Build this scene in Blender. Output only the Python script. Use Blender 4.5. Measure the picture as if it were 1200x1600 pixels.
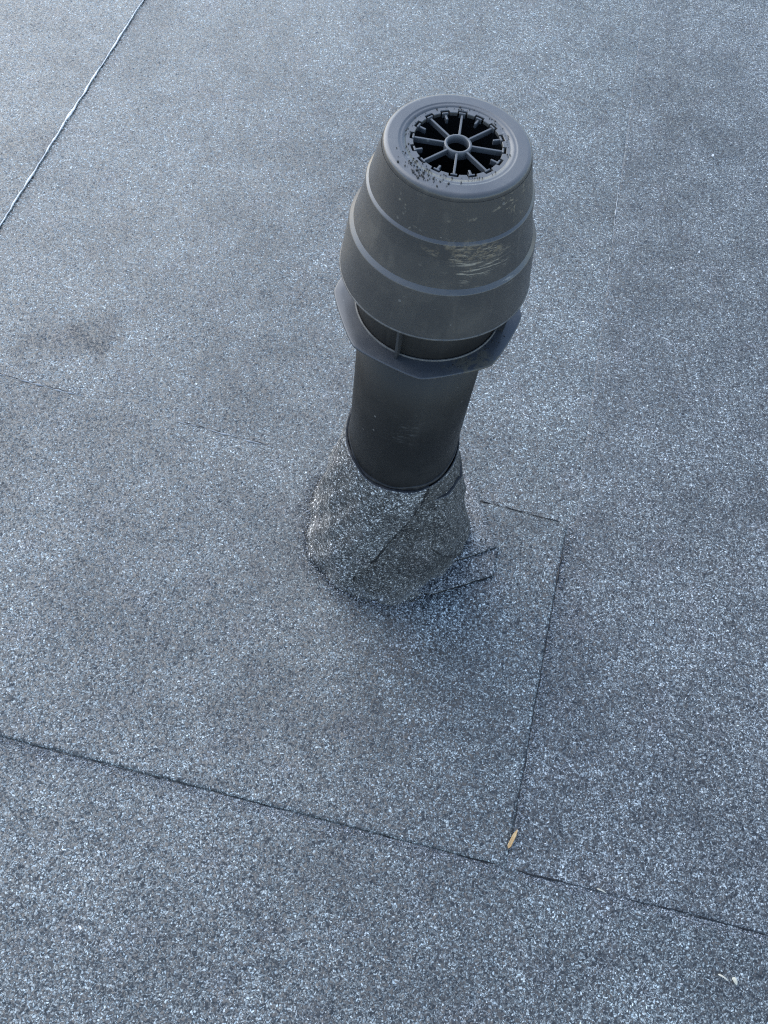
import bpy, bmesh, math, random
import numpy as np
from mathutils import Vector, Matrix

for o in list(bpy.data.objects):
    bpy.data.objects.remove(o, do_unlink=True)
SC = bpy.context.scene
COL = SC.collection
R = math.radians

# ------------------------------------------------------------------ camera
cd = bpy.data.cameras.new('camera'); cam = bpy.data.objects.new('camera', cd); COL.objects.link(cam)
cd.sensor_fit = 'VERTICAL'; cd.sensor_height = 36.0; cd.sensor_width = 27.0
cd.lens = 1310.1/1600*36.0
cd.clip_start = 0.02; cd.clip_end = 200
pitch, roll = 1.0838, 0.1760
fw = Vector((0, math.cos(pitch), -math.sin(pitch))); rt = Vector((1, 0, 0)); up = rt.cross(fw)
r2 = math.cos(roll)*rt + math.sin(roll)*up
u2 = -math.sin(roll)*rt + math.cos(roll)*up
M = Matrix((( r2.x, u2.x, -fw.x, -0.00625), (r2.y, u2.y, -fw.y, -0.52868), (r2.z, u2.z, -fw.z, 1.04138), (0, 0, 0, 1)))
cam.matrix_world = M
SC.camera = cam

# ------------------------------------------------------------------ sky, sun, exposure
SUN_AZ, SUN_EL = 314.0, 37.0      # degrees clockwise from +Y (away from the camera), height
w = bpy.data.worlds.new('World'); SC.world = w; w.use_nodes = True
nt = w.node_tree
sky = nt.nodes.new('ShaderNodeTexSky'); sky.sky_type = 'NISHITA'; sky.sun_disc = False
sky.sun_elevation = R(SUN_EL); sky.sun_rotation = R(SUN_AZ)
sky.air_density = 1.0; sky.dust_density = 0.6; sky.ozone_density = 1.0
nt.nodes['Background'].inputs['Strength'].default_value = 0.15
nt.links.new(sky.outputs[0], nt.nodes['Background'].inputs['Color'])
sd = bpy.data.lights.new('sun', 'SUN'); sun = bpy.data.objects.new('sun', sd); COL.objects.link(sun)
sd.energy = 1.2; sd.angle = R(60); sd.color = (.93, .97, 1.0)
az, el = R(SUN_AZ), R(SUN_EL)
tosun = Vector((math.sin(az)*math.cos(el), math.cos(az)*math.cos(el), math.sin(el)))
sun.rotation_euler = tosun.to_track_quat('Z', 'Y').to_euler()
sun.location = tosun*5
SC.view_settings.view_transform = 'Standard'; SC.view_settings.look = 'None'
SC.view_settings.exposure = 1.46; SC.view_settings.gamma = 1.0
SC.view_settings.use_curve_mapping = False
SC.cycles.use_denoising = False; SC.cycles.filter_width = 1.15; SC.cycles.max_bounces = 6
SC.render.resolution_x = 768; SC.render.resolution_y = 1024

rng = np.random.default_rng(7)
random.seed(7)

# ------------------------------------------------------------------ node helpers
class NB:
    def __init__(s, name):
        s.m = bpy.data.materials.new(name); s.m.use_nodes = True
        s.t = s.m.node_tree; s.b = s.t.nodes['Principled BSDF']
    def n(s, ty, **kw):
        nd = s.t.nodes.new(ty)
        for k, v in kw.items():
            if k == 'ins':
                for kk, vv in v.items(): s.put(nd.inputs[kk], vv)
            else: setattr(nd, k, v)
        return nd
    def put(s, inp, v):
        if isinstance(v, bpy.types.NodeSocket): s.t.links.new(v, inp)
        else: inp.default_value = v
    def math(s, op, a, b=0.0, c=0.0, clamp=False):
        nd = s.n('ShaderNodeMath', operation=op, use_clamp=clamp)
        s.put(nd.inputs[0], a); s.put(nd.inputs[1], b); s.put(nd.inputs[2], c)
        return nd.outputs[0]
    def vm(s, op, a, b=(0, 0, 0), sc=None):
        nd = s.n('ShaderNodeVectorMath', operation=op)
        s.put(nd.inputs[0], a); s.put(nd.inputs[1], b)
        if sc is not None: s.put(nd.inputs['Scale'], sc)
        return nd.outputs['Value'] if op in ('LENGTH', 'DISTANCE', 'DOT_PRODUCT') else nd.outputs[0]
    def noise(s, vec, scale, detail=3.0, rough=0.55, out='Fac', dist=0.0):
        nd = s.n('ShaderNodeTexNoise', ins={'Vector': vec, 'Scale': scale, 'Detail': detail, 'Roughness': rough, 'Distortion': dist})
        return nd.outputs[out]
    def ramp(s, fac, stops, interp='LINEAR'):
        nd = s.n('ShaderNodeValToRGB'); cr = nd.color_ramp; cr.interpolation = interp
        while len(cr.elements) < len(stops): cr.elements.new(0.5)
        for e, (p, c) in zip(cr.elements, stops):
            e.position = p; e.color = (c, c, c, 1) if not isinstance(c, tuple) else (*c, 1)
        s.put(nd.inputs[0], fac)
        return nd.outputs[0]
    def mix(s, fac, a, b, mode='MIX'):
        nd = s.n('ShaderNodeMix', data_type='RGBA', blend_type=mode)
        s.put(nd.inputs[0], fac)
        for i, v in ((6, a), (7, b)):
            s.put(nd.inputs[i], (*v, 1) if isinstance(v, tuple) and len(v) == 3 else v)
        return nd.outputs[2]
    def maprange(s, v, a, b, c=0.0, d=1.0, smooth=True):
        nd = s.n('ShaderNodeMapRange', interpolation_type='SMOOTHSTEP' if smooth else 'LINEAR')
        for i, x in enumerate((v, a, b, c, d)): s.put(nd.inputs[i], x)
        return nd.outputs[0]
    def coords(s):
        return s.n('ShaderNodeTexCoord').outputs['Object']

# ------------------------------------------------------------------ materials
def felt_material(name, tint=(1, 1, 1), scale=500.0, tilt=.78, val=1.0, tone_spots=(), dim='2D'):
    """mineral surfaced roofing felt: slate flakes, every flake its own tone and tilt, bitumen in the gaps"""
    k = NB(name)
    co = k.coords()
    rnd = k.n('ShaderNodeObjectInfo').outputs['Random']
    off = k.n('ShaderNodeCombineXYZ', ins={0: k.math('MULTIPLY', rnd, 9.1), 1: k.math('MULTIPLY', rnd, 5.3), 2: 0.0}).outputs[0]
    p0 = k.vm('ADD', co, off)
    wob = k.noise(p0, 260.0, 0.0, out='Color')
    p = k.vm('ADD', p0, k.vm('SCALE', k.vm('SUBTRACT', wob, (.5, .5, .5)), sc=0.0036))
    v1 = k.n('ShaderNodeTexVoronoi', feature='F1', voronoi_dimensions=dim, ins={'Vector': p, 'Scale': scale, 'Randomness': 1.0})
    v2 = k.n('ShaderNodeTexVoronoi', feature='F1', voronoi_dimensions=dim, ins={'Vector': k.vm('ADD', p, (3.1, 1.7, .4)), 'Scale': scale*2.1, 'Randomness': 1.0})
    c1 = k.n('ShaderNodeSeparateColor', ins={0: v1.outputs['Color']})
    c2 = k.n('ShaderNodeSeparateColor', ins={0: v2.outputs['Color']})
    # big or small flake: some cells show the finer grain instead
    pick = k.math('GREATER_THAN', c1.outputs[2], 0.36)
    tone = k.mix(pick, c2.outputs[0], c1.outputs[0])
    tone = k.n('ShaderNodeSeparateColor', ins={0: tone}).outputs[0]
    base = k.ramp(tone, [(0.0, .010), (.25, .026), (.45, .080), (.65, .19), (.85, .35), (.95, .52), (1.0, .68)])
    hue = k.mix(c1.outputs[1], (.99, .998, 1.0), (1.0, 1.0, 1.0))
    col = k.mix(1.0, base, hue, 'MULTIPLY')
    dist = k.n('ShaderNodeMix', data_type='FLOAT', ins={0: pick, 2: v2.outputs['Distance'], 3: v1.outputs['Distance']}).outputs[0]
    gap = k.maprange(dist, 0.38, 0.58)
    col = k.mix(k.math('MULTIPLY', gap, 0.88), col, (.014, .0145, .016))
    # weathering: broad washed and dusty zones, small worn spots
    n1 = k.noise(p0, 2.6, 2.0, .55); n2 = k.noise(k.vm('ADD', p0, (7, 3, 1)), 11.0, 2.5, .6)
    n3 = k.noise(k.vm('ADD', p0, (1, 8, 2)), 34.0, 1.0, .6)
    wv = k.math('ADD', k.maprange(n1, .3, .7, .82, 1.17), k.math('ADD', k.maprange(n2, .32, .70, -.17, .19), k.maprange(n3, .3, .7, -.09, .09)))
    n4 = k.noise(k.vm('ADD', p0, (2, 5, 3)), 170.0, 1.0, .6)
    wv = k.math('MULTIPLY', wv, k.maprange(n4, .34, .66, .79, 1.21))
    wv = k.math('MULTIPLY', wv, val)
    gcol = k.n('ShaderNodeCombineColor', ins={0: wv, 1: wv, 2: wv}).outputs[0]
    col = k.mix(1.0, col, gcol, 'MULTIPLY')
    col = k.mix(1.0, col, tint, 'MULTIPLY')
    pv = k.maprange(k.noise(k.vm('ADD', p0, (4, 4, 9)), 19.0, 1.0, .6), .52, .75)
    col = k.mix(k.math('MULTIPLY', pv, .35), col, k.mix(1.0, col, (1.09, .97, 1.0), 'MULTIPLY'))
    stn = k.maprange(k.noise(co, 20.0, 3.0, .6), .25, .75, -.5, .5) if tone_spots else 0.0
    for (sx, sy, rx, ry, c, amt) in tone_spots:
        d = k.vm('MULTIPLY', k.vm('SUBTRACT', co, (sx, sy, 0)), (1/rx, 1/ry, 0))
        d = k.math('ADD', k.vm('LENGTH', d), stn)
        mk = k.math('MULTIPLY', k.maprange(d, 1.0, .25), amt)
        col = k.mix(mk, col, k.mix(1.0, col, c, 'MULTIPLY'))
    k.put(k.b.inputs['Base Color'], col)
    # flakes lie at random tilts
    nrm = k.n('ShaderNodeNewGeometry').outputs['Normal']
    rv = k.mix(pick, v2.outputs['Color'], v1.outputs['Color'])
    tl = k.vm('SCALE', k.vm('SUBTRACT', rv, (.5, .5, .5)), sc=tilt)
    nn = k.vm('NORMALIZE', k.vm('ADD', nrm, tl))
    k.put(k.b.inputs['Normal'], nn)
    k.put(k.b.inputs['Roughness'], k.maprange(c2.outputs[2], 0, 1, .38, .64, smooth=False))
    k.b.inputs['Specular IOR Level'].default_value = .68
    return k.m

def plastic_material(name, base, rough, dust=.5, dustcol=(.13, .115, .095), spec=.5, marks=None):
    k = NB(name); co = k.coords()
    n1 = k.noise(co, 14.0, 5.0, .62); n2 = k.noise(co, 55.0, 4.0, .65)
    dm = k.math('MULTIPLY', k.maprange(n1, .42, .75), dust)
    dm = k.math('ADD', dm, k.math('MULTIPLY', k.maprange(n2, .55, .8), dust*.5), clamp=True)
    col = k.mix(k.math('MULTIPLY', dm, .45), base, dustcol)
    # rain streaks run down the wall
    st = k.noise(k.vm('MULTIPLY', co, (90, 90, 5)), 1.0, 3.0, .6)
    col = k.mix(k.math('MULTIPLY', k.maprange(st, .54, .76), dust*.34), col, dustcol)
    # dust settled on whatever faces up
    upn = k.n('ShaderNodeSeparateXYZ', ins={0: k.n('ShaderNodeNewGeometry').outputs['Normal']}).outputs[2]
    col = k.mix(k.math('MULTIPLY', k.math('MULTIPLY', k.maprange(upn, .35, .8), k.maprange(n1, .2, .6, .6, 1.0)), dust*.55), col, (.105, .107, .11))
    # specks of grit
    vs = k.n('ShaderNodeTexVoronoi', feature='F1', ins={'Vector': co, 'Scale': 95.0})
    sc_ = k.n('ShaderNodeSeparateColor', ins={0: vs.outputs['Color']})
    sp = k.math('MULTIPLY', k.math('LESS_THAN', vs.outputs['Distance'], k.math('MULTIPLY', sc_.outputs[1], .13)), k.math('GREATER_THAN', sc_.outputs[0], .72))
    col = k.mix(k.math('MULTIPLY', sp, .45), col, (.20, .19, .175))
    rg = k.maprange(n1, .3, .75, rough-.06, rough+.12)
    for (c, rad, colr, stretch, thr, amt) in (marks or ()):
        d = k.vm('LENGTH', k.vm('MULTIPLY', k.vm('SUBTRACT', co, c), tuple(1/x for x in rad)))
        near = k.maprange(k.math('ADD', d, k.maprange(k.noise(co, 60.0, 3.0), .3, .7, -.4, .4)), 1.0, .35)
        sn = k.noise(k.vm('MULTIPLY', co, stretch), 1.0, 4.0, .7)
        mk = k.math('MULTIPLY', k.math('MULTIPLY', k.maprange(sn, thr, thr+.07), near), amt)
        col = k.mix(mk, col, colr)
        rg = k.math('ADD', rg, k.math('MULTIPLY', mk, .25))
    k.put(k.b.inputs['Base Color'], col)
    k.put(k.b.inputs['Roughness'], rg)
    k.b.inputs['Specular IOR Level'].default_value = spec
    fine = k.noise(co, 900.0, 2.0, .6)
    bmp = k.n('ShaderNodeBump', ins={'Strength': .05, 'Distance': .0004, 'Height': k.math('ADD', fine, k.math('MULTIPLY', n2, 1.5))})
    k.put(k.b.inputs['Normal'], bmp.outputs[0])
    return k.m

def simple_material(name, c0, c1, rough=.7, scale=300.0, bump=.2):
    k = NB(name); co = k.coords()
    n = k.noise(co, scale, 4.0, .6)
    k.put(k.b.inputs['Base Color'], k.mix(k.maprange(n, .3, .7), c0, c1))
    k.put(k.b.inputs['Roughness'], rough)
    b = k.n('ShaderNodeBump', ins={'Strength': bump, 'Distance': .001, 'Height': n})
    k.put(k.b.inputs['Normal'], b.outputs[0])
    return k.m

STAIN_SHADE = [(-.535, .20, .080, .060, (.42, .41, .41), .9), (-.485, .245, .055, .05, (.5, .49, .48), .8)]
STAIN_SHADE += [(-.63, .79, .10, .07, (1.28, 1.28, 1.28), .8), (-.50, .67, .10, .09, (1.2, 1.2, 1.2), .8), (-.245, .48, .10, .06, (1.22, 1.22, 1.22), .7),
          (-.46, -.03, .10, .06, (1.25, 1.25, 1.25), .8), (-.24, 1.02, .16, .10, (1.18, 1.18, 1.18), .7), (-.13, -.09, .09, .06, (.80, .79, .78), .7), (.1, -.2, .14, .09, (.80, .79, .78), .7)]  # last two: soft shade in front of the collar, painted into the felt
M_FELT_E = None
M_FELT = felt_material('slate_felt', tint=(.965, 1.0, .925), tone_spots=STAIN_SHADE)
M_FELT_E = felt_material('slate_felt_cut_edge', val=.34, dim='3D')
M_FELT_R = felt_material('slate_felt_dull', tint=(.97, .985, .92), val=.95, tone_spots=[(.415, 1.0, .035, .75, (.82, .81, .80), .8), (.56, .9, .03, .9, (.88, .87, .87), .7), (.47, .25, .08, .10, (1.12, 1.12, 1.12), .7), (.42, -.2, .12, .08, (.86, .85, .85), .7)])
M_FELT_P = felt_material('slate_felt_patch', tint=(1.0, .97, .89), val=.98)
M_FELT_C = felt_material('slate_felt_collar', tint=(1.02, .985, .93), tilt=.7, val=1.2, scale=470.0, dim='3D')
M_FELT_D = felt_material('slate_felt_brown_shaded', tint=(1.03, .98, .91), tilt=.7, val=.86, scale=470.0, dim='3D')  # darker collar felt: brownish dirt plus the front face's shade, put into the colour
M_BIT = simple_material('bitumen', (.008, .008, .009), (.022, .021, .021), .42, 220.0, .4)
M_SEAM = simple_material('weathered_bitumen_edge', (.42, .415, .40), (.60, .59, .57), .34, 120.0, .15)
M_BIT.node_tree.nodes['Principled BSDF'].inputs['Specular IOR Level'].default_value = .28
M_SEAM2 = simple_material('pale_edge_line', (.16, .17, .18), (.30, .31, .32), .6, 60.0, .3)
M_EDGE = simple_material('worn_plastic_edge', (.06, .057, .052), (.105, .098, .088), .5, 200.0, .2)
M_DECK = simple_material('roof_deck_underlay', (.03, .03, .032), (.05, .05, .052), .8, 40.0, .2)
CAPMARKS = [
    ((.060, -.045, .525), (.03, .03, .02), (.20, .18, .15), (80, 80, 900), .60, .5),
    ((-.02, -.075, .545), (.04, .03, .012), (.16, .145, .12), (90, 90, 700), .61, .5),
    ((.045, -.035, .618), (.02, .03, .012), (.24, .20, .14), (120, 120, 300), .57, .6),
    ((-.015, -.06, .598), (.03, .03, .006), (.22, .20, .17), (200, 200, 300), .58, .5),
    ((.036, -.063, .577), (.042, .03, .018), (.30, .26, .20), (70, 70, 900), .53, .8),
    ((.030, -.058, .585), (.042, .03, .013), (.17, .135, .09), (220, 220, 420), .49, .75),
    ((.058, -.055, .551), (.024, .02, .008), (.26, .24, .21), (60, 60, 1100), .57, .7),
    ((.012, -.050, .612), (.018, .02, .012), (.24, .20, .14), (130, 130, 200), .60, .6),
    ((-.030, -.045, .612), (.016, .02, .018), (.20, .18, .14), (200, 200, 150), .60, .5),
    ((.055, -.02, .60), (.02, .03, .03), (.22, .18, .12), (160, 160, 90), .58, .5),
    ((-.045, -.055, .565), (.012, .012, .008), (.012, .012, .012), (80, 80, 700), .55, .7),
]
M_CAP = plastic_material('grey_plastic_cap', (.049, .0460, .0430), .35, .9, marks=CAPMARKS)
M_FLANGE = plastic_material('grey_plastic_flange', (.026, .028, .032), .36, .5,
    marks=[((.052, -.06, .459), (.035, .03, .02), (.085, .07, .045), (110, 110, 110), .42, .7)])
M_PIPE = plastic_material('black_plastic_pipe', (.0098, .0094, .0091), .48, .28, dustcol=(.07, .064, .057), spec=.32,
    marks=[((.0, -.062, .335), (.03, .02, .03), (.09, .088, .085), (90, 90, 500), .55, .35)])
M_DARK = simple_material('shaft_near_black', (.002, .002, .002), (.004, .004, .004), .9, 100.0, .1)  # near-black lining of the deep shaft
M_GRILLE = plastic_material('grille_plastic', (.062, .064, .067), .38, .2)
M_CRUMB = simple_material('dark_moss_crumb', (.012, .012, .011), (.035, .032, .026), .9, 900.0, .5)

# ------------------------------------------------------------------ mesh helpers
def mkobj(name, verts, faces, mats, parent=None, smooth=True, mi=None):
    me = bpy.data.meshes.new(name)
    me.from_pydata([tuple(map(float, v)) for v in verts], [], faces)
    for m in (mats if isinstance(mats, (list, tuple)) else [mats]): me.materials.append(m)
    if mi is not None: me.polygons.foreach_set('material_index', mi)
    if smooth: me.polygons.foreach_set('use_smooth', [True]*len(me.polygons))
    me.update()
    o = bpy.data.objects.new(name, me); COL.objects.link(o)
    if parent is not None: o.parent = parent
    return o
def empty(name, loc=(0, 0, 0)):
    o = bpy.data.objects.new(name, None); COL.objects.link(o); o.location = loc; o.empty_display_size = .05
    return o
def tag(o, label, cat, group=None, kind=None):
    if label: o['label'] = label
    if cat: o['category'] = cat
    if group: o['group'] = group
    if kind: o['kind'] = kind
    return o
def lathe(name, prof, mat, parent=None, seg=128, rfun=None, close=False):
    """prof: list of (r,z); the surface of revolution"""
    vs = []; fs = []
    for (r, z) in prof:
        for i in range(seg):
            a = 2*math.pi*i/seg
            rr = r if rfun is None else rfun(r, z, a)
            vs.append((rr*math.cos(a), rr*math.sin(a), z))
    n = len(prof)
    for j in range(n if close else n-1):
        for i in range(seg):
            i2 = (i+1) % seg; j2 = (j+1) % n
            fs.append((j*seg+i, j*seg+i2, j2*seg+i2, j2*seg+i))
    o = mkobj(name, vs, fs, mat, parent)
    bm = bmesh.new(); bm.from_mesh(o.data); bmesh.ops.recalc_face_normals(bm, faces=bm.faces); bm.to_mesh(o.data); bm.free()
    o.data.polygons.foreach_set('use_smooth', [True]*len(o.data.polygons))
    return o
def fillet(p0, p1, p2, d, n=4):
    """round corner p1 with size d"""
    a = Vector(p0)-Vector(p1); b = Vector(p2)-Vector(p1)
    A = Vector(p1)+a.normalized()*d; B = Vector(p1)+b.normalized()*d; P = Vector(p1)
    return [tuple((1-t)**2*A+2*t*(1-t)*P+t*t*B) for t in np.linspace(0, 1, n+1)]
def rounded(pts, d):
    """pts: (r,z[,size]) polyline; rounds each inner corner, with a support point beside each so the walls shade straight"""
    out = [pts[0][:2]]
    for i in range(1, len(pts)-1):
        s = pts[i][2] if len(pts[i]) > 2 else d
        A, P, B = [Vector(q[:2]) for q in (pts[i-1], pts[i], pts[i+1])]
        out.append(tuple(P+(A-P).normalized()*(s+.0004)))
        out += fillet(A, P, B, s)
        out.append(tuple(P+(B-P).normalized()*(s+.0004)))
    out.append(pts[-1][:2])
    return out

WAVES = [(rng.uniform(4, 26), rng.uniform(0, 2*math.pi), rng.uniform(0, 6.28)) for _ in range(16)]
def undul(x, y):
    z = 0
    for kf, th, ph in WAVES:
        z = z + (0.0062/kf)*np.sin(kf*(x*math.cos(th)+y*math.sin(th))+ph)*.8
    return z
def wob1(t, seed, amp):
    r = np.random.default_rng(seed); z = 0
    for _ in range(9):
        f = r.uniform(6, 160); z = z+np.sin(f*t+r.uniform(0, 6.28))*(1/(1+f/30))
    return z*amp*.5

# ------------------------------------------------------------------ the roof and its felt sheets
def axis_lines(L, lo, hi):
    """positions along an edge of length L: fine near the edges and between lo..hi"""
    ed = [0, .0007, .0022, .006]
    mid = []
    t = .02
    while t < L-.015:
        mid.append(t); t += .012 if lo < t < hi else .12
    return np.array([0]+ed+mid+[L-e for e in ed[::-1]]+[L])
roof = mkobj('flat_roof', [(-6, -6, -.016), (6, -6, -.016), (6, 7, -.016), (-6, 7, -.016)], [(0, 1, 2, 3)], M_DECK, smooth=False)
tag(roof, 'flat roof covered in grey mineral felt sheets', 'roof', kind='structure')

def sheet(c00, c10, c01, c11, ztop, thick, mat, seed, parent=roof, name='felt_sheet', amp=.0013, fine=None, warp=None):
    c00, c10, c01, c11 = [np.array(c, float) for c in (c00, c10, c01, c11)]
    Lu = np.linalg.norm(c10-c00); Lv = np.linalg.norm(c01-c00)
    fu = fine[0] if fine else (0, 0); fv = fine[1] if fine else (0, 0)
    us = axis_lines(Lu, *fu); vs = axis_lines(Lv, *fv)
    drop = lambda d: np.interp(d, [0, .0007, .0022, .006], [.0022, .0008, .0001, 0])
    U, V = np.meshgrid(us, vs, indexing='ij')
    nu, nv = U.shape
    # wavy cut edges
    wl = np.exp(-U/.01); wr = np.exp(-(Lu-U)/.01); wb = np.exp(-V/.01); wt = np.exp(-(Lv-V)/.01)
    U2 = U + wob1(V, seed, amp)*wl + wob1(V, seed+1, amp)*wr
    V2 = V + wob1(U, seed+2, amp)*wb + wob1(U, seed+3, amp)*wt
    a = (U2/Lu)[..., None]; b = (V2/Lv)[..., None]
    P = (1-a)*(1-b)*c00+a*(1-b)*c10+(1-a)*b*c01+a*b*c11
    if warp is not None: P[..., 0] = warp(P[..., 0], P[..., 1], U)
    du = np.minimum(U, Lu-U); dv = np.minimum(V, Lv-V)
    Z = ztop + undul(P[..., 0], P[..., 1]) - np.maximum(drop(du), drop(dv))
    Z[0, :] -= thick-.0022; Z[-1, :] -= thick-.0022; Z[1:-1, 0] -= thick-.0022; Z[1:-1, -1] -= thick-.0022
    verts = np.dstack([P, Z]).reshape(-1, 3)
    faces = []; mi = []
    for i in range(nu-1):
        for j in range(nv-1):
            faces.append((i*nv+j, (i+1)*nv+j, (i+1)*nv+j+1, i*nv+j+1))
            mi.append(1 if i in (0, nu-2) or j in (0, nv-2) else 0)
    return mkobj(name, verts, faces, [mat, M_FELT_E], parent, mi=mi)

L1 = lambda x: -.3942-.0727*x
L2 = lambda x: .0776-.0947*x
S = lambda y: -.653+(y-1.0605)*.0745
RR = lambda y: .3501+(y-1.361)*.066
PP = lambda y: .2527+(y-.0488)*.103
TOP = 4.4
# middle run, between the two long seams
ym = -.38
sheet((S(ym)-.05, L1(-.8)+.03), (RR(ym)+.004, L1(.3)+.03), (S(TOP)-.05, TOP), (RR(TOP)+.004, TOP), 0.0, .012, M_FELT, 11, fine=((0, 1.2), (.3, 2.1)))
# run to the left, its edge lapped over the middle run
sheet((S(-.3)-.98, L1(-1.7)+.02), (S(-.3), L1(-.75)+.02), (S(TOP)-.98, TOP), (S(TOP), TOP), .0022, .015, M_FELT, 23, fine=((.6, 1.0), (.3, 2.0)))
# run to the right
yr = L1(.25)
def tuck(x, y, U):   # the cut edge runs in under the patch strip near the camera
    return x-.05*np.clip((.06-y)/.06, 0, 1)*np.exp(-U/.15)
sheet((RR(yr), L1(.24)), (RR(yr)+.98, L1(1.22)), (RR(TOP), TOP), (RR(TOP)+.98, TOP), .0003, .015, M_FELT_R, 35, fine=((0, .6), (0, 2.0)), warp=tuck)
# outer runs, out of the picture
sheet((S(-.3)-1.96, L1(-2.6)+.02), (S(-.3)-.95, L1(-1.7)+.02), (S(TOP)-1.96, TOP), (S(TOP)-.95, TOP), 0.0, .012, M_FELT, 41)
sheet((RR(yr)+.95, L1(1.2)), (RR(yr)+1.95, L1(2.2)), (RR(TOP)+.95, TOP), (RR(TOP)+1.95, TOP), 0.0, .012, M_FELT_R, 47)
# the run in front, under the lap nearest the camera
sheet((-2.6, L1(-2.6)-1.0), (2.3, L1(2.3)-1.0), (-2.6, L1(-2.6)+.09), (2.3, L1(2.3)+.09), -.0010, .012, M_FELT, 53, fine=((1.9, 3.4), (.4, 1.0)))
sheet((-2.6, L1(-2.6)-2.0), (2.3, L1(2.3)-2.0), (-2.6, L1(-2.6)-.92), (2.3, L1(2.3)-.92), -.003, .010, M_FELT, 59)
# patch strip dressed round the vent, its cut ends proud of the sheets below
sheet((-1.5, L1(-1.5)), (PP(L1(.2055)), L1(.2055)), (-1.5, L2(-1.5)), (PP(L2(.2527)), L2(.2527)), .0022, .0050, M_FELT, 67, fine=((.75, 1.8), (0, .6)), amp=.0016)

def bead(name, pts, wfun, hfun, mat, parent, n=7):
    """a low ridge along pts (x,y,z): width and height vary along it"""
    vs = []; fs = []
    P = np.array(pts, float); m = len(P)
    T = np.gradient(P[:, :2], axis=0); T /= np.linalg.norm(T, axis=1)[:, None]
    N = np.stack([-T[:, 1], T[:, 0]], 1)
    for i in range(m):
        for q in range(n):
            a = math.pi*q/(n-1)
            o_ = math.cos(a)*wfun(i); h = math.sin(a)*hfun(i)
            vs.append((P[i, 0]+N[i, 0]*o_, P[i, 1]+N[i, 1]*o_, P[i, 2]+h))
    for i in range(m-1):
        for q in range(n-1):
            fs.append((i*n+q, i*n+q+1, (i+1)*n+q+1, (i+1)*n+q))
    return mkobj(name, vs, fs, mat, parent)
ys = np.arange(.05, 2.2, .004)
sx = S(ys)+wob1(ys, 23+1, .0013)*1.0+wob1(ys*1.7, 301, .0012)
wv = .0007+.0016*np.abs(wob1(ys*1.1, 302, 1.2)); hv = .0003+.0009*np.abs(wob1(ys*1.5, 303, 1.2))
bead('lap_bead', [(x-.6*w_, y, .0019+float(undul(x, y))) for x, y, w_ in zip(sx, ys, wv)], lambda i: wv[i]*1.15, lambda i: .5*hv[i]+.0005, M_SEAM, roof)
def lap(x0, y0, x1, y1, seed, wd, ht, mat, z, lo=.12):
    n = int(math.hypot(x1-x0, y1-y0)/.004)
    t = np.linspace(0, 1, n); xs = x0+(x1-x0)*t; yy = y0+(y1-y0)*t
    nx, ny = (y1-y0), -(x1-x0); L_ = math.hypot(nx, ny); wb = wob1(t*L_*2, seed, .0011)
    xs = xs+nx/L_*wb; yy = yy+ny/L_*wb
    sz = np.clip(np.abs(wob1(t*L_*3+2, seed+1, 1.3)), lo, 1.3)*np.clip(np.minimum(t, 1-t)*12, .05, 1)
    return bead('lap_bead', [(x, y, z+float(undul(x, y))) for x, y in zip(xs, yy)], lambda i: wd*sz[i], lambda i: ht*sz[i], mat, roof)
lap(RR(.52), .52, RR(.80), .80, 401, .0010, .0020, M_SEAM2, .0012)  # pale bead added to draw the sheet edge as it catches light
lap(-.75, L2(-.75), -.46, L2(-.46), 405, .0024, .0020, M_SEAM2, .0022)
lap(-.75, L2(-.75)+.0025, -.47, L2(-.47)+.0025, 407, .0024, .0018, M_BIT, .0002)  # dark bead added for the shade behind the strip's raised edge, also further along
lap(-.33, L2(-.33), -.17, L2(-.17), 409, .0018, .0016, M_SEAM2, .0022)
lap(-.32, L2(-.32)+.002, -.18, L2(-.18)+.002, 411, .0017, .0015, M_BIT, .0004)
lap(.11, L2(.11)+.001, .254, L2(.254)+.001, 413, .0012, .0016, M_BIT, .0018)
lap(PP(.045), .045, PP(-.07), -.07, 415, .0014, .0014, M_BIT, .0012, .3)
lap(PP(-.05), -.05, PP(-.40), -.40, 417, .0010, .0010, M_BIT, .0010, .35)
lap(-.40, L1(-.40)-.0004, .10, L1(.10)-.0004, 431, .0006, .0006, M_BIT, -.0002)
lap(.13, L1(.13)-.0011, .38, L1(.38)-.0011, 433, .0009, .0009, M_BIT, -.0002, .45)
lap(.34, L1(.34)-.0008, .60, L1(.60)-.0008, 421, .0008, .0008, M_BIT, -.0003, .2)

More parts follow.
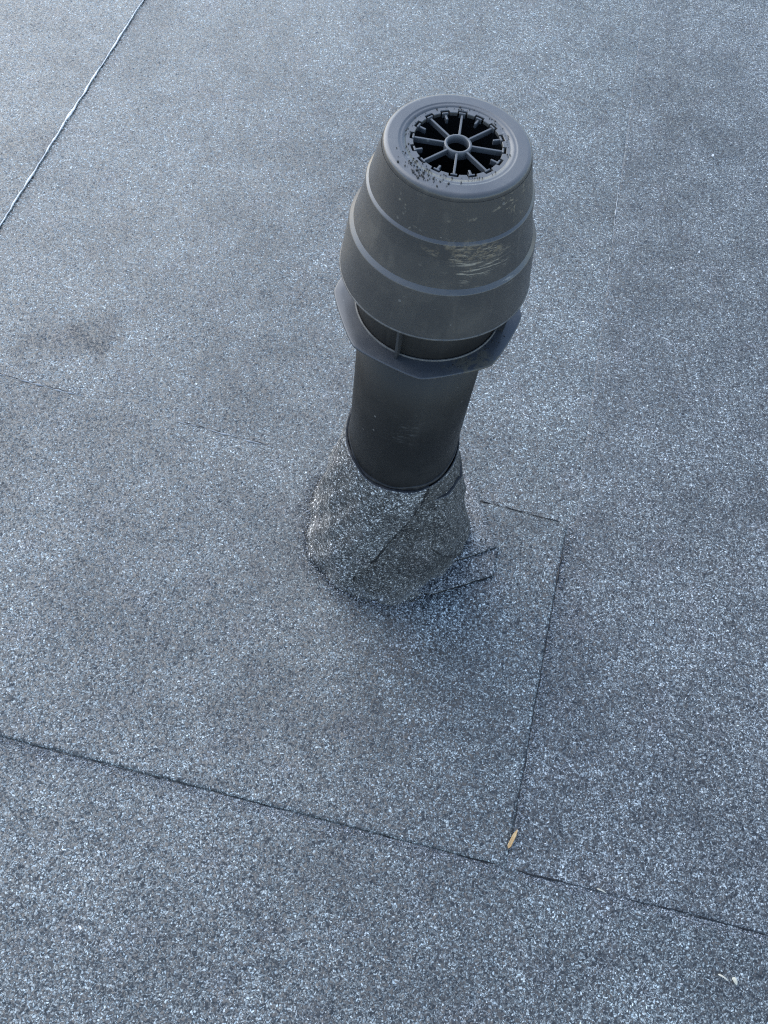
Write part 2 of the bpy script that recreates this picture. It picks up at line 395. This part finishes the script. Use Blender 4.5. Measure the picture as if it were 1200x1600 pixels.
# ------------------------------------------------------------------ felt collar dressed up the pipe
collar = empty('felt_collar')
tag(collar, 'conical grey felt collar dressed round the foot of the black flue pipe', 'pipe collar')
def ztop(a): return .240-.020*math.cos(a-R(-84))
RT = .0645
def crad(a, z, extra=0.0):
    t = z/ztop(a)
    r = np.interp(t, [0, .012, .03, .08, .16, .28, .5, .75, 1.0], [.124, .114, .1070, .1015, .0975, .0930, .0840, .0746, RT])
    # dressed by hand: lumps and folds
    lump = .0034*math.sin(3*a+1.1+z*9)+.0024*math.sin(5*a+2.0-z*26)+.0015*math.sin(9*a+z*44)+.0011*math.sin(17*a-z*80)+.0006*math.sin(29*a+z*130)+.0022*math.sin(2*a+z*50)*math.sin(z*30+a)
    return r+lump*min(1, (1-t)*2.2)*1.25+extra
def wrap(name, a0f, a1f, z0f, z1f, extraf, thick, mat, na=110, nz=46, closed=False):
    """a sheet on the cone between two edges (angles may depend on height); folded-in rim gives it thickness"""
    vs = []; fs = []; mi = []
    ts = [0, 0]+list(np.linspace(0, 1, nz)[1:-1])+[1, 1]
    ss = [0, 0]+list(np.linspace(0, 1, na)[1:-1])+[1, 1]
    NZ, NA = len(ts), len(ss)
    for j, t in enumerate(ts):
        for i, s_ in enumerate(ss):
            zc = t*0.2205
            a0, a1 = a0f(zc), a1f(zc)
            a = a0+(a1-a0)*s_
            z = z0f(a)+(z1f(a)-z0f(a))*t
            extra = extraf(a) if callable(extraf) else extraf
            extra = extra*min(1.0, .08+z/.03)*(1-.65*min(1, max(0, (z/ztop(a)-.86)/.13)))
            e = extra
            if j in (0, NZ-1) or (not closed and i in (0, NA-1)): e = extra-min(thick, extra+.0012)
            r = crad(a, max(z, 0), e)
            vs.append((r*math.cos(a), r*math.sin(a), z + float(undul(r*math.cos(a), r*math.sin(a)))*(1-t)))
    for j in range(NZ-1):
        for i in range(NA-1):
            fs.append((j*NA+i, j*NA+i+1, (j+1)*NA+i+1, (j+1)*NA+i))
            mi.append(1 if j == NZ-2 or (not closed and i in (0, NA-2)) else 0)
    return mkobj(name, vs, fs, [mat, M_BIT], collar, mi=mi)
# inner wrap all the way round, then the outer wrap whose cut edge runs down the front
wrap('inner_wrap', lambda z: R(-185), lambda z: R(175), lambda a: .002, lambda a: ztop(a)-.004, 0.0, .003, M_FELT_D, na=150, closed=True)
def edge(z): return R(float(np.interp(z, [0, .03, .0825, .1305, .1865, .2055, .24], [-112, -107, -97.5, -84.0, -66.5, -58.5, -47]))+1.3*math.sin(z*110)+.8*math.sin(z*260+1))
wrap('outer_wrap', lambda z: R(-300), edge, lambda a: .002, lambda a: ztop(a)+.0015*math.sin(7*a), lambda a: .0036+.0026*math.exp(-((a-edge(.12))/.5)**2), .0050, M_FELT_C, na=130)
# small gusset let in at the right foot
def gz(a): return float(np.interp(math.degrees(a), [-46, -44.5, -19, 0, 60], [.088, .0865, .0125, .008, .006]))
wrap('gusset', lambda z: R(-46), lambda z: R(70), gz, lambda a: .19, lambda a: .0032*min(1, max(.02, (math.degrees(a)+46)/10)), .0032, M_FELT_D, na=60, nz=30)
def cone_seam(name, az_, w, h, extra):
    """dark ridge along a cut edge on the cone"""
    az_ = [(np.interp(t, range(len(az_)), [q[0] for q in az_]), np.interp(t, range(len(az_)), [q[1] for q in az_])) for t in np.linspace(0, len(az_)-1, 70)]
    P = []
    for (a, z) in az_:
        r = crad(a, z, extra); P.append(Vector((r*math.cos(a), r*math.sin(a), z)))
    vs = []; fs = []; n = 7
    for i, p_ in enumerate(P):
        t = (P[min(i+1, len(P)-1)]-P[max(i-1, 0)]).normalized(); o_ = Vector((p_.x, p_.y, .03)).normalized(); b_ = t.cross(o_)
        ww = w*(.55+.45*abs(math.sin(i*.9)*math.sin(i*.37+1)))*min(1, .15+min(i, len(P)-1-i)*.2)
        for q in range(n):
            an = math.pi*q/(n-1); vs.append(p_+b_*math.cos(an)*ww+o_*math.sin(an)*h*ww/w)
    for i in range(len(P)-1):
        for q in range(n-1): fs.append((i*n+q, i*n+q+1, (i+1)*n+q+1, (i+1)*n+q))
    return mkobj(name, vs, fs, M_BIT, collar)
cone_seam('dark_edge_bead', [(edge(z)+.026, z) for z in np.linspace(.218, .07, 12)], .0042, .0050, .0008)  # dark bead added to draw the crevice shadow beside the wrap's edge
cone_seam('dark_edge_bead', [(R(a), gz(R(a))-.001) for a in np.linspace(-45, -12, 9)], .0016, .0016, .0006)

def flat_patch(name, poly, z, thick, mat, seed, parent):
    pts = []
    n = len(poly)
    for i in range(n):
        a = np.array(poly[i]); b = np.array(poly[(i+1) % n]); L = np.linalg.norm(b-a)
        nrm = np.array([b[1]-a[1], a[0]-b[0]])/L
        for t in np.linspace(0, 1, max(3, int(L/.005)), endpoint=False):
            q = a+(b-a)*t+nrm*wob1(np.array(t*L*3+i), seed, .0007)
            pts.append(q)
    c = np.mean(pts, axis=0); m = len(pts)
    vs = []; fs = []; mi = []
    for (k_, dz) in ((1.0, -thick), (1.0, -.0010), (.993, -.0002), (.97, 0), (.8, 0), (.5, 0)):
        for q in pts:
            p = c+(q-c)*k_; vs.append((p[0], p[1], z+dz+float(undul(p[0], p[1]))))
    for j in range(5):
        for i in range(m):
            i2 = (i+1) % m
            fs.append((j*m+i, j*m+i2, (j+1)*m+i2, (j+1)*m+i)); mi.append(1 if j == 0 else 0)
    fs.append(tuple(5*m+i for i in range(m))); mi.append(0)
    return mkobj(name, vs, fs, [mat, M_BIT], parent, mi=mi)
flat_patch('base_patch', [(.155, -.047), (.0776, -.0888), (-.03, -.1), (-.02, .08), (.12, .06), (.158, .0)], .0068, .0052, M_FELT_P, 71, collar)
flat_patch('base_patch', [(.1555, -.005), (.113, -.0305), (.03, -.07), (-.02, .06), (.095, .115), (.129, .054)], .0108, .0048, M_FELT_P, 77, collar)
def patch_edge(pts, z, wd, seed):
    P = []
    for (a, b) in zip(pts[:-1], pts[1:]):
        for t in np.linspace(0, 1, 24, endpoint=False): P.append((a[0]+(b[0]-a[0])*t, a[1]+(b[1]-a[1])*t))
    P.append(pts[-1]); t = np.arange(len(P))*.003
    sz = np.clip(np.abs(wob1(t*3, seed, 1.3)), .2, 1.3)
    return bead('dark_edge_bead', [(x, y, z+float(undul(x, y))) for x, y in P], lambda i: wd*sz[i], lambda i: wd*1.1*sz[i], M_BIT, collar)
patch_edge([(.129, .055), (.1560, -.005), (.113, -.0308)], .0056, .0009, 501)
patch_edge([(.1585, .0), (.1553, -.0475), (.0776, -.0891)], .0028, .0008, 503)

# bitumen squeezed out at the top of the collar
def bit_prof():
    vs = []; fs = []; seg = 160; n = 8
    for i in range(seg):
        a = 2*math.pi*i/seg
        th = .0011+.0009*abs(math.sin(2.5*a+.7))+.0006*abs(math.sin(7*a))
        hh = .0018+.0022*abs(math.sin(1.5*a+.4))+.0008*math.sin(9*a)+.0012*math.sin(2*a+1)**2
        for q in range(n):
            b = math.pi*q/(n-1)-math.pi/2
            r = .0612+ (th+.0003)*math.cos(b)
            vs.append((r*math.cos(a), r*math.sin(a), ztop(a)-.001+hh*math.sin(b)))
    for i in range(seg):
        for q in range(n-1):
            i2 = (i+1) % seg
            fs.append((i*n+q, i2*n+q, i2*n+q+1, i*n+q+1))
    return mkobj('bitumen_bead', vs, fs, M_BIT, collar)
bit_prof()

# ------------------------------------------------------------------ flue terminal
flue = empty('flue_terminal')
tag(flue, 'tall black plastic flue terminal with stepped grey cap standing on the felt roof', 'flue vent')
PR = .0615
lathe('pipe', [(PR, .012), (PR, .15), (PR, .30), (PR, .452), (PR-.004, .452), (PR-.004, .2), (PR-.004, .012)], M_PIPE, flue)
# flange: eight sided plate with rounded corners
def flange_r(r, z, a):
    if r < .07: return r
    ph = (math.degrees(a)+177) % 45-22.5; d = r-.0880
    ro = .0880*math.cos(R(22.5))/math.cos(R(ph)); kk = 350.0
    return d-math.log(math.exp(-kk*ro)+math.exp(-kk*.0862))/kk+.0014
lathe('flange', [(.0612, .4550), (.0720, .4556), (.0800, .4560), (.0866, .4562), (.0876, .4566), (.0880, .4574), (.0880, .4580), (.0876, .4587), (.0866, .4590), (.0800, .4592), (.0650, .4592)],
      M_FLANGE, flue, seg=240, rfun=flange_r)
lathe('throat_lip', [(.0652, .4590), (.0655, .4603), (.0662, .4606), (.0669, .4603), (.0672, .4590)], M_EDGE, flue)
lathe('throat', [(.0650, .4585), (.0650, .4605), (.0644, .4640), (.0640, .53), (.0605, .53), (.0605, .4585)], M_PIPE, flue)
def fin(ang):
    ca, sa = math.cos(ang), math.sin(ang); h = .0011
    pr = [(.0640, .4592), (.0728, .4592), (.0732, .4625), (.0752, .512), (.0752, .53), (.0640, .53)]
    vs = []
    for sgn in (-1, 1):
        for (r, z) in pr: vs.append((r*ca-sgn*h*sa, r*sa+sgn*h*ca, z))
    n = len(pr)
    fs = [tuple(range(n))[::-1], tuple(range(n, 2*n))]+[(i, (i+1) % n, n+(i+1) % n, n+i) for i in range(n)]
    return mkobj('fin', vs, fs, M_FLANGE, flue, smooth=False)
for a in (-106, -14.5, 76, 166): fin(R(a))

# stepped cap
capprof = rounded([(.0456, .63005), (.0553, .6300, .0036), (.0582, .5990, .0004), (.0655, .5934, .0007), (.0694, .5592, .0004),
                   (.0763, .5526, .0007), (.0817, .5078, .0006), (.0819, .5058, .0004), (.0806, .5054, .0004), (.0802, .5080, .0008), (.0738, .5520, .001), (.0560, .6250)], .0006)
capprof = [(.0385, .6262), (.0385, .62972), (.0420, .6297), (.0432, .6297), (.0436, .6299), (.0440, .63005), (.0446, .63005)]+capprof
cap = lathe('cap', capprof, M_CAP, flue, seg=160)
lathe('skirt_lip', [(.08165, .5075), (.0823, .5072), (.08255, .5065), (.0823, .5058), (.08165, .5055)], M_EDGE, flue, seg=160)
# grille ring in the top, spokes and stubs with T heads
grille = lathe('grille_rim', [(.0384, .6240), (.0384, .470), (.0395, .470), (.0395, .6240)], M_DARK, flue, seg=96)
lathe('shaft_floor', [(.0001, .4705), (.0390, .4705)], M_DARK, flue, seg=48)
gr = lathe('grille', [(.0080, .6230), (.0080, .6287), (.0084, .6291), (.0099, .6291), (.0103, .6287), (.0103, .6230)], M_GRILLE, flue, seg=48)
def bar(name, r0, r1, wd, z0, z1, ang, parent, head):
    bm = bmesh.new()
    def bx(x0, x1, y0, y1, zz0, zz1):
        r = bmesh.ops.create_cube(bm, size=1.0)
        bmesh.ops.scale(bm, vec=(x1-x0, y1-y0, zz1-zz0), verts=r['verts'])
        bmesh.ops.translate(bm, vec=((x0+x1)/2, (y0+y1)/2, (zz0+zz1)/2), verts=r['verts'])
    bx(r0, r1, -wd/2, wd/2, z0, z1)
    if head: bx(r1-.0003, r1+.0011, -.0024, .0024, z0+.001, z1+.0009)
    bmesh.ops.bevel(bm, geom=[e for e in bm.edges], offset=.0003, segments=1, affect='EDGES')
    bmesh.ops.rotate(bm, cent=(0, 0, 0), matrix=Matrix.Rotation(ang, 3, 'Z'), verts=bm.verts)
    me = bpy.data.meshes.new(name); bm.to_mesh(me); bm.free(); me.materials.append(M_GRILLE)
    o = bpy.data.objects.new(name, me); COL.objects.link(o); o.parent = parent
    return o
for i in range(8):
    a = R(-1.5+45*i)
    bar('spoke', .0098, .0328, .0017, .6245, .6288, a+R(2.6), gr, True)
    bar('stub', .0272, .0328, .0017, .6245, .6286, a+R(25.1), gr, True)
# notched inner lip between the heads
def lip():
    vs = []; fs = []; seg = 16*24
    def rad(a):
        d = (math.degrees(a)-1.1) % 22.5
        d = min(d, 22.5-d)
        return .0356 if d < 5.8 else .0330
    for (dr, z) in ((0, .6268), (0, .6292), (.0004, .62965)):
        for i in range(seg):
            a = 2*math.pi*i/seg; r = rad(a)+dr
            vs.append((r*math.cos(a), r*math.sin(a), z))
    for i in range(seg):
        a = 2*math.pi*i/seg; vs.append((.0385*math.cos(a), .0385*math.sin(a), .62972))
    for j in range(3):
        for i in range(seg):
            i2 = (i+1) % seg; fs.append((j*seg+i, j*seg+i2, (j+1)*seg+i2, (j+1)*seg+i))
    return mkobj('notched_lip', vs, fs, M_CAP, flue, smooth=False)
lip()

# ------------------------------------------------------------------ small loose things
def crumbs(name, spots, label, mat):
    vs = []; fs = []
    base = bmesh.new(); bmesh.ops.create_icosphere(base, subdivisions=1, radius=1.0)
    bv = [v.co.copy() for v in base.verts]; bf = [[v.index for v in f.verts] for f in base.faces]; base.free()
    for (x, y, z, s) in spots:
        q = len(vs); sc = [s*random.uniform(.6, 1.3) for _ in range(3)]
        rot = Matrix.Rotation(random.uniform(0, 6.3), 3, 'Z')
        for v in bv:
            k_ = random.uniform(.75, 1.2); c = rot @ Vector((v.x*sc[0]*k_, v.y*sc[1]*k_, v.z*sc[2]*.7*k_))
            vs.append((x+c.x, y+c.y, z+s*.35+c.z))
        fs += [tuple(q+i for i in f) for f in bf]
    o = mkobj(name, vs, fs, mat, smooth=False)
    return tag(o, label, 'moss crumbs', kind='stuff')
sp = []
for _ in range(95):
    a = R(random.gauss(-122, 15)); r = min(.0525, max(.0385, random.gauss(.0455, .0035)))
    sp.append((r*math.cos(a), r*math.sin(a), .6300 if r < .043 else .6303, random.uniform(.0003, .00085)))
for _ in range(70):
    a = random.uniform(0, 6.28); r = random.uniform(.0362, .0392)
    sp.append((r*math.cos(a), r*math.sin(a), .6299, random.uniform(.00025, .0007)))
crumbs('moss_crumbs', sp, 'dark moss crumbs scattered on the top face of the vent cap', M_CRUMB)
sp = []
for _ in range(60):
    a = R(random.uniform(-70, -18)); r = random.uniform(.0685, .077)
    sp.append((r*math.cos(a), r*math.sin(a), .4590, random.uniform(.0003, .0007)))
crumbs('moss_crumbs', sp, 'brown dirt crumbs lying on the flange under the cap skirt', M_CRUMB)

M_LEAF = simple_material('dry_orange_leaf', (.42, .235, .085), (.55, .37, .17), .55, 250.0, .3)
M_STRAW = simple_material('pale_straw', (.40, .36, .27), (.55, .51, .41), .6, 300.0, .3)
M_HUSK = simple_material('pale_husk', (.40, .36, .26), (.52, .48, .37), .6, 300.0, .3)
M_CHIP = simple_material('pale_chip', (.48, .48, .47), (.62, .62, .61), .6, 300.0, .3)
def blade(name, p0, p1, width, z, arch, mat, label, cat, group=None, tip=.12, fold=.25):
    """a folded, curled dry leaf blade with thickness"""
    p0 = np.array(p0); p1 = np.array(p1); d = p1-p0; L = np.linalg.norm(d); t = d/L; n = np.array([-t[1], t[0]])
    vs = []; fs = []; m = 15
    c0 = (p0+p1)/2
    for i in range(m):
        s_ = i/(m-1); wdt = width/2*min(1, (s_/tip)**.6 if s_ < tip else 1, ((1-s_)/.35)**.7 if s_ > .65 else 1)+.00005
        c = p0+d*s_ + n*arch*.3*math.sin(s_*math.pi) - c0
        zz = arch*math.sin(s_*math.pi)
        th = .0004
        for (o_, dz) in ((-1, fold*wdt), (-.5, .1*wdt), (0, 0), (.5, .1*wdt), (1, fold*wdt), (1, fold*wdt-th), (0, -th), (-1, fold*wdt-th)):
            q = c+n*wdt*o_; vs.append((q[0], q[1], zz+dz+th))
    for i in range(m-1):
        for q in range(8):
            q2 = (q+1) % 8; fs.append((i*8+q, (i+1)*8+q, (i+1)*8+q2, i*8+q2))
    fs.append(tuple(range(8))[::-1]); fs.append(tuple((m-1)*8+q for q in range(8)))
    o = mkobj(name, vs, fs, mat)
    o.location = (c0[0], c0[1], z+float(undul(*c0)))
    return tag(o, label, cat, group)
blade('dry_leaf', (.2050, -.3900), (.2145, -.3672), .0044, .0045, .0015, M_LEAF, 'small orange dry leaf beside the cut end of the felt patch', 'leaf')
blade('straw_bit', (.4530, -.4815), (.4655, -.4872), .0018, .0008, .0018, M_STRAW, 'pale bent straw bit near the bottom right corner of the roof', 'straw')
blade('seed_husk', (.4700, -.4820), (.4745, -.4895), .0042, .0008, .0010, M_HUSK, 'cream oval seed husk near the bottom right corner of the roof', 'husk')
blade('straw_bit', (.3120, -.4158), (.3235, -.4190), .0013, .0012, .0014, M_STRAW, 'thin pale straw lying on the front lap line', 'straw')
for (x, y, s_, lb) in ((.4877, .8945, .0055, 'largest white chip high on the right felt run'), (.4049, .5833, .0036, 'white chip lowest of three on the right felt run'), (.4551, .6332, .0034, 'small white chip between two others on the right felt run')):
    blade('pale_chip', (x-.3*s_, y-s_/1.6), (x+.2*s_, y+s_/1.6), s_*.75, .0034, .0006, M_CHIP, lb, 'chip', 'white chips on the right felt run')

# ------------------------------------------------------------------ loose granules drifted along the laps and round the collar foot
def granule_material():
    k = NB('loose_slate_granule')
    rnd = k.n('ShaderNodeNewGeometry').outputs['Random Per Island']
    k.put(k.b.inputs['Base Color'], k.ramp(rnd, [(0, (.05, .051, .053)), (.4, (.14, .144, .15)), (.8, (.28, .285, .295)), (1, (.5, .505, .51))]))
    k.b.inputs['Roughness'].default_value = .55
    return k.m
def granules(name, pts, label):
    vs = []; fs = []
    for (x, y, z) in pts:
        q = len(vs); s_ = random.uniform(.0006, .0014); a = random.uniform(0, 6.28); el_ = random.uniform(.55, 1.0)
        tx, ty = random.uniform(-.5, .5), random.uniform(-.5, .5)
        ring_ = []
        for i in range(5):
            b = a+i*1.2566+random.uniform(-.3, .3); rr = s_*random.uniform(.7, 1.1)
            ring_.append((rr*math.cos(b), rr*el_*math.sin(b)))
        for (u, v) in ring_: vs.append((x+u, y+v, z+u*tx+v*ty))
        for (u, v) in ring_: vs.append((x+u*.7, y+v*.7, z+u*tx+v*ty+s_*.55))
        fs += [(q+i, q+(i+1) % 5, q+5+(i+1) % 5, q+5+i) for i in range(5)]+[tuple(q+5+i for i in range(5))]
    o = mkobj(name, vs, fs, granule_material(), smooth=False)
    return tag(o, label, 'granules', kind='stuff')
gp = []
for _ in range(2600):
    a = random.uniform(0, 2*math.pi); r = crad(a, .006)+.003+abs(random.gauss(0, .010))
    x, y = r*math.cos(a), r*math.sin(a); gp.append((x, y, .0036+float(undul(x, y))))
for _ in range(1500):
    x = random.uniform(-.45, .2); y = L1(x)-.002-abs(random.gauss(0, .006)); gp.append((x, y, -.0010+float(undul(x, y))))
for _ in range(900):
    x = random.uniform(.22, .55); y = L1(x)-.002-abs(random.gauss(0, .005)); gp.append((x, y, -.0010+float(undul(x, y))))
for _ in range(900):
    y = random.uniform(-.4, .05); x = PP(y)+.002+abs(random.gauss(0, .005)); gp.append((x, y, .0014+float(undul(x, y))))
for _ in range(2500):
    x = random.uniform(-.8, .7); y = random.uniform(-.6, 1.4)
    if math.hypot(x, y) < .17: continue
    gp.append((x, y, (.0036 if L1(x) < y < L2(x) and x < PP(y) else (.0016 if x > RR(y) and y > L1(x) else (.0022 if x < S(y) else (0 if y > L1(x) else -.0012))))+float(undul(x, y))))
granules('loose_granules', gp, 'loose slate granules drifted along the laps and round the collar foot')
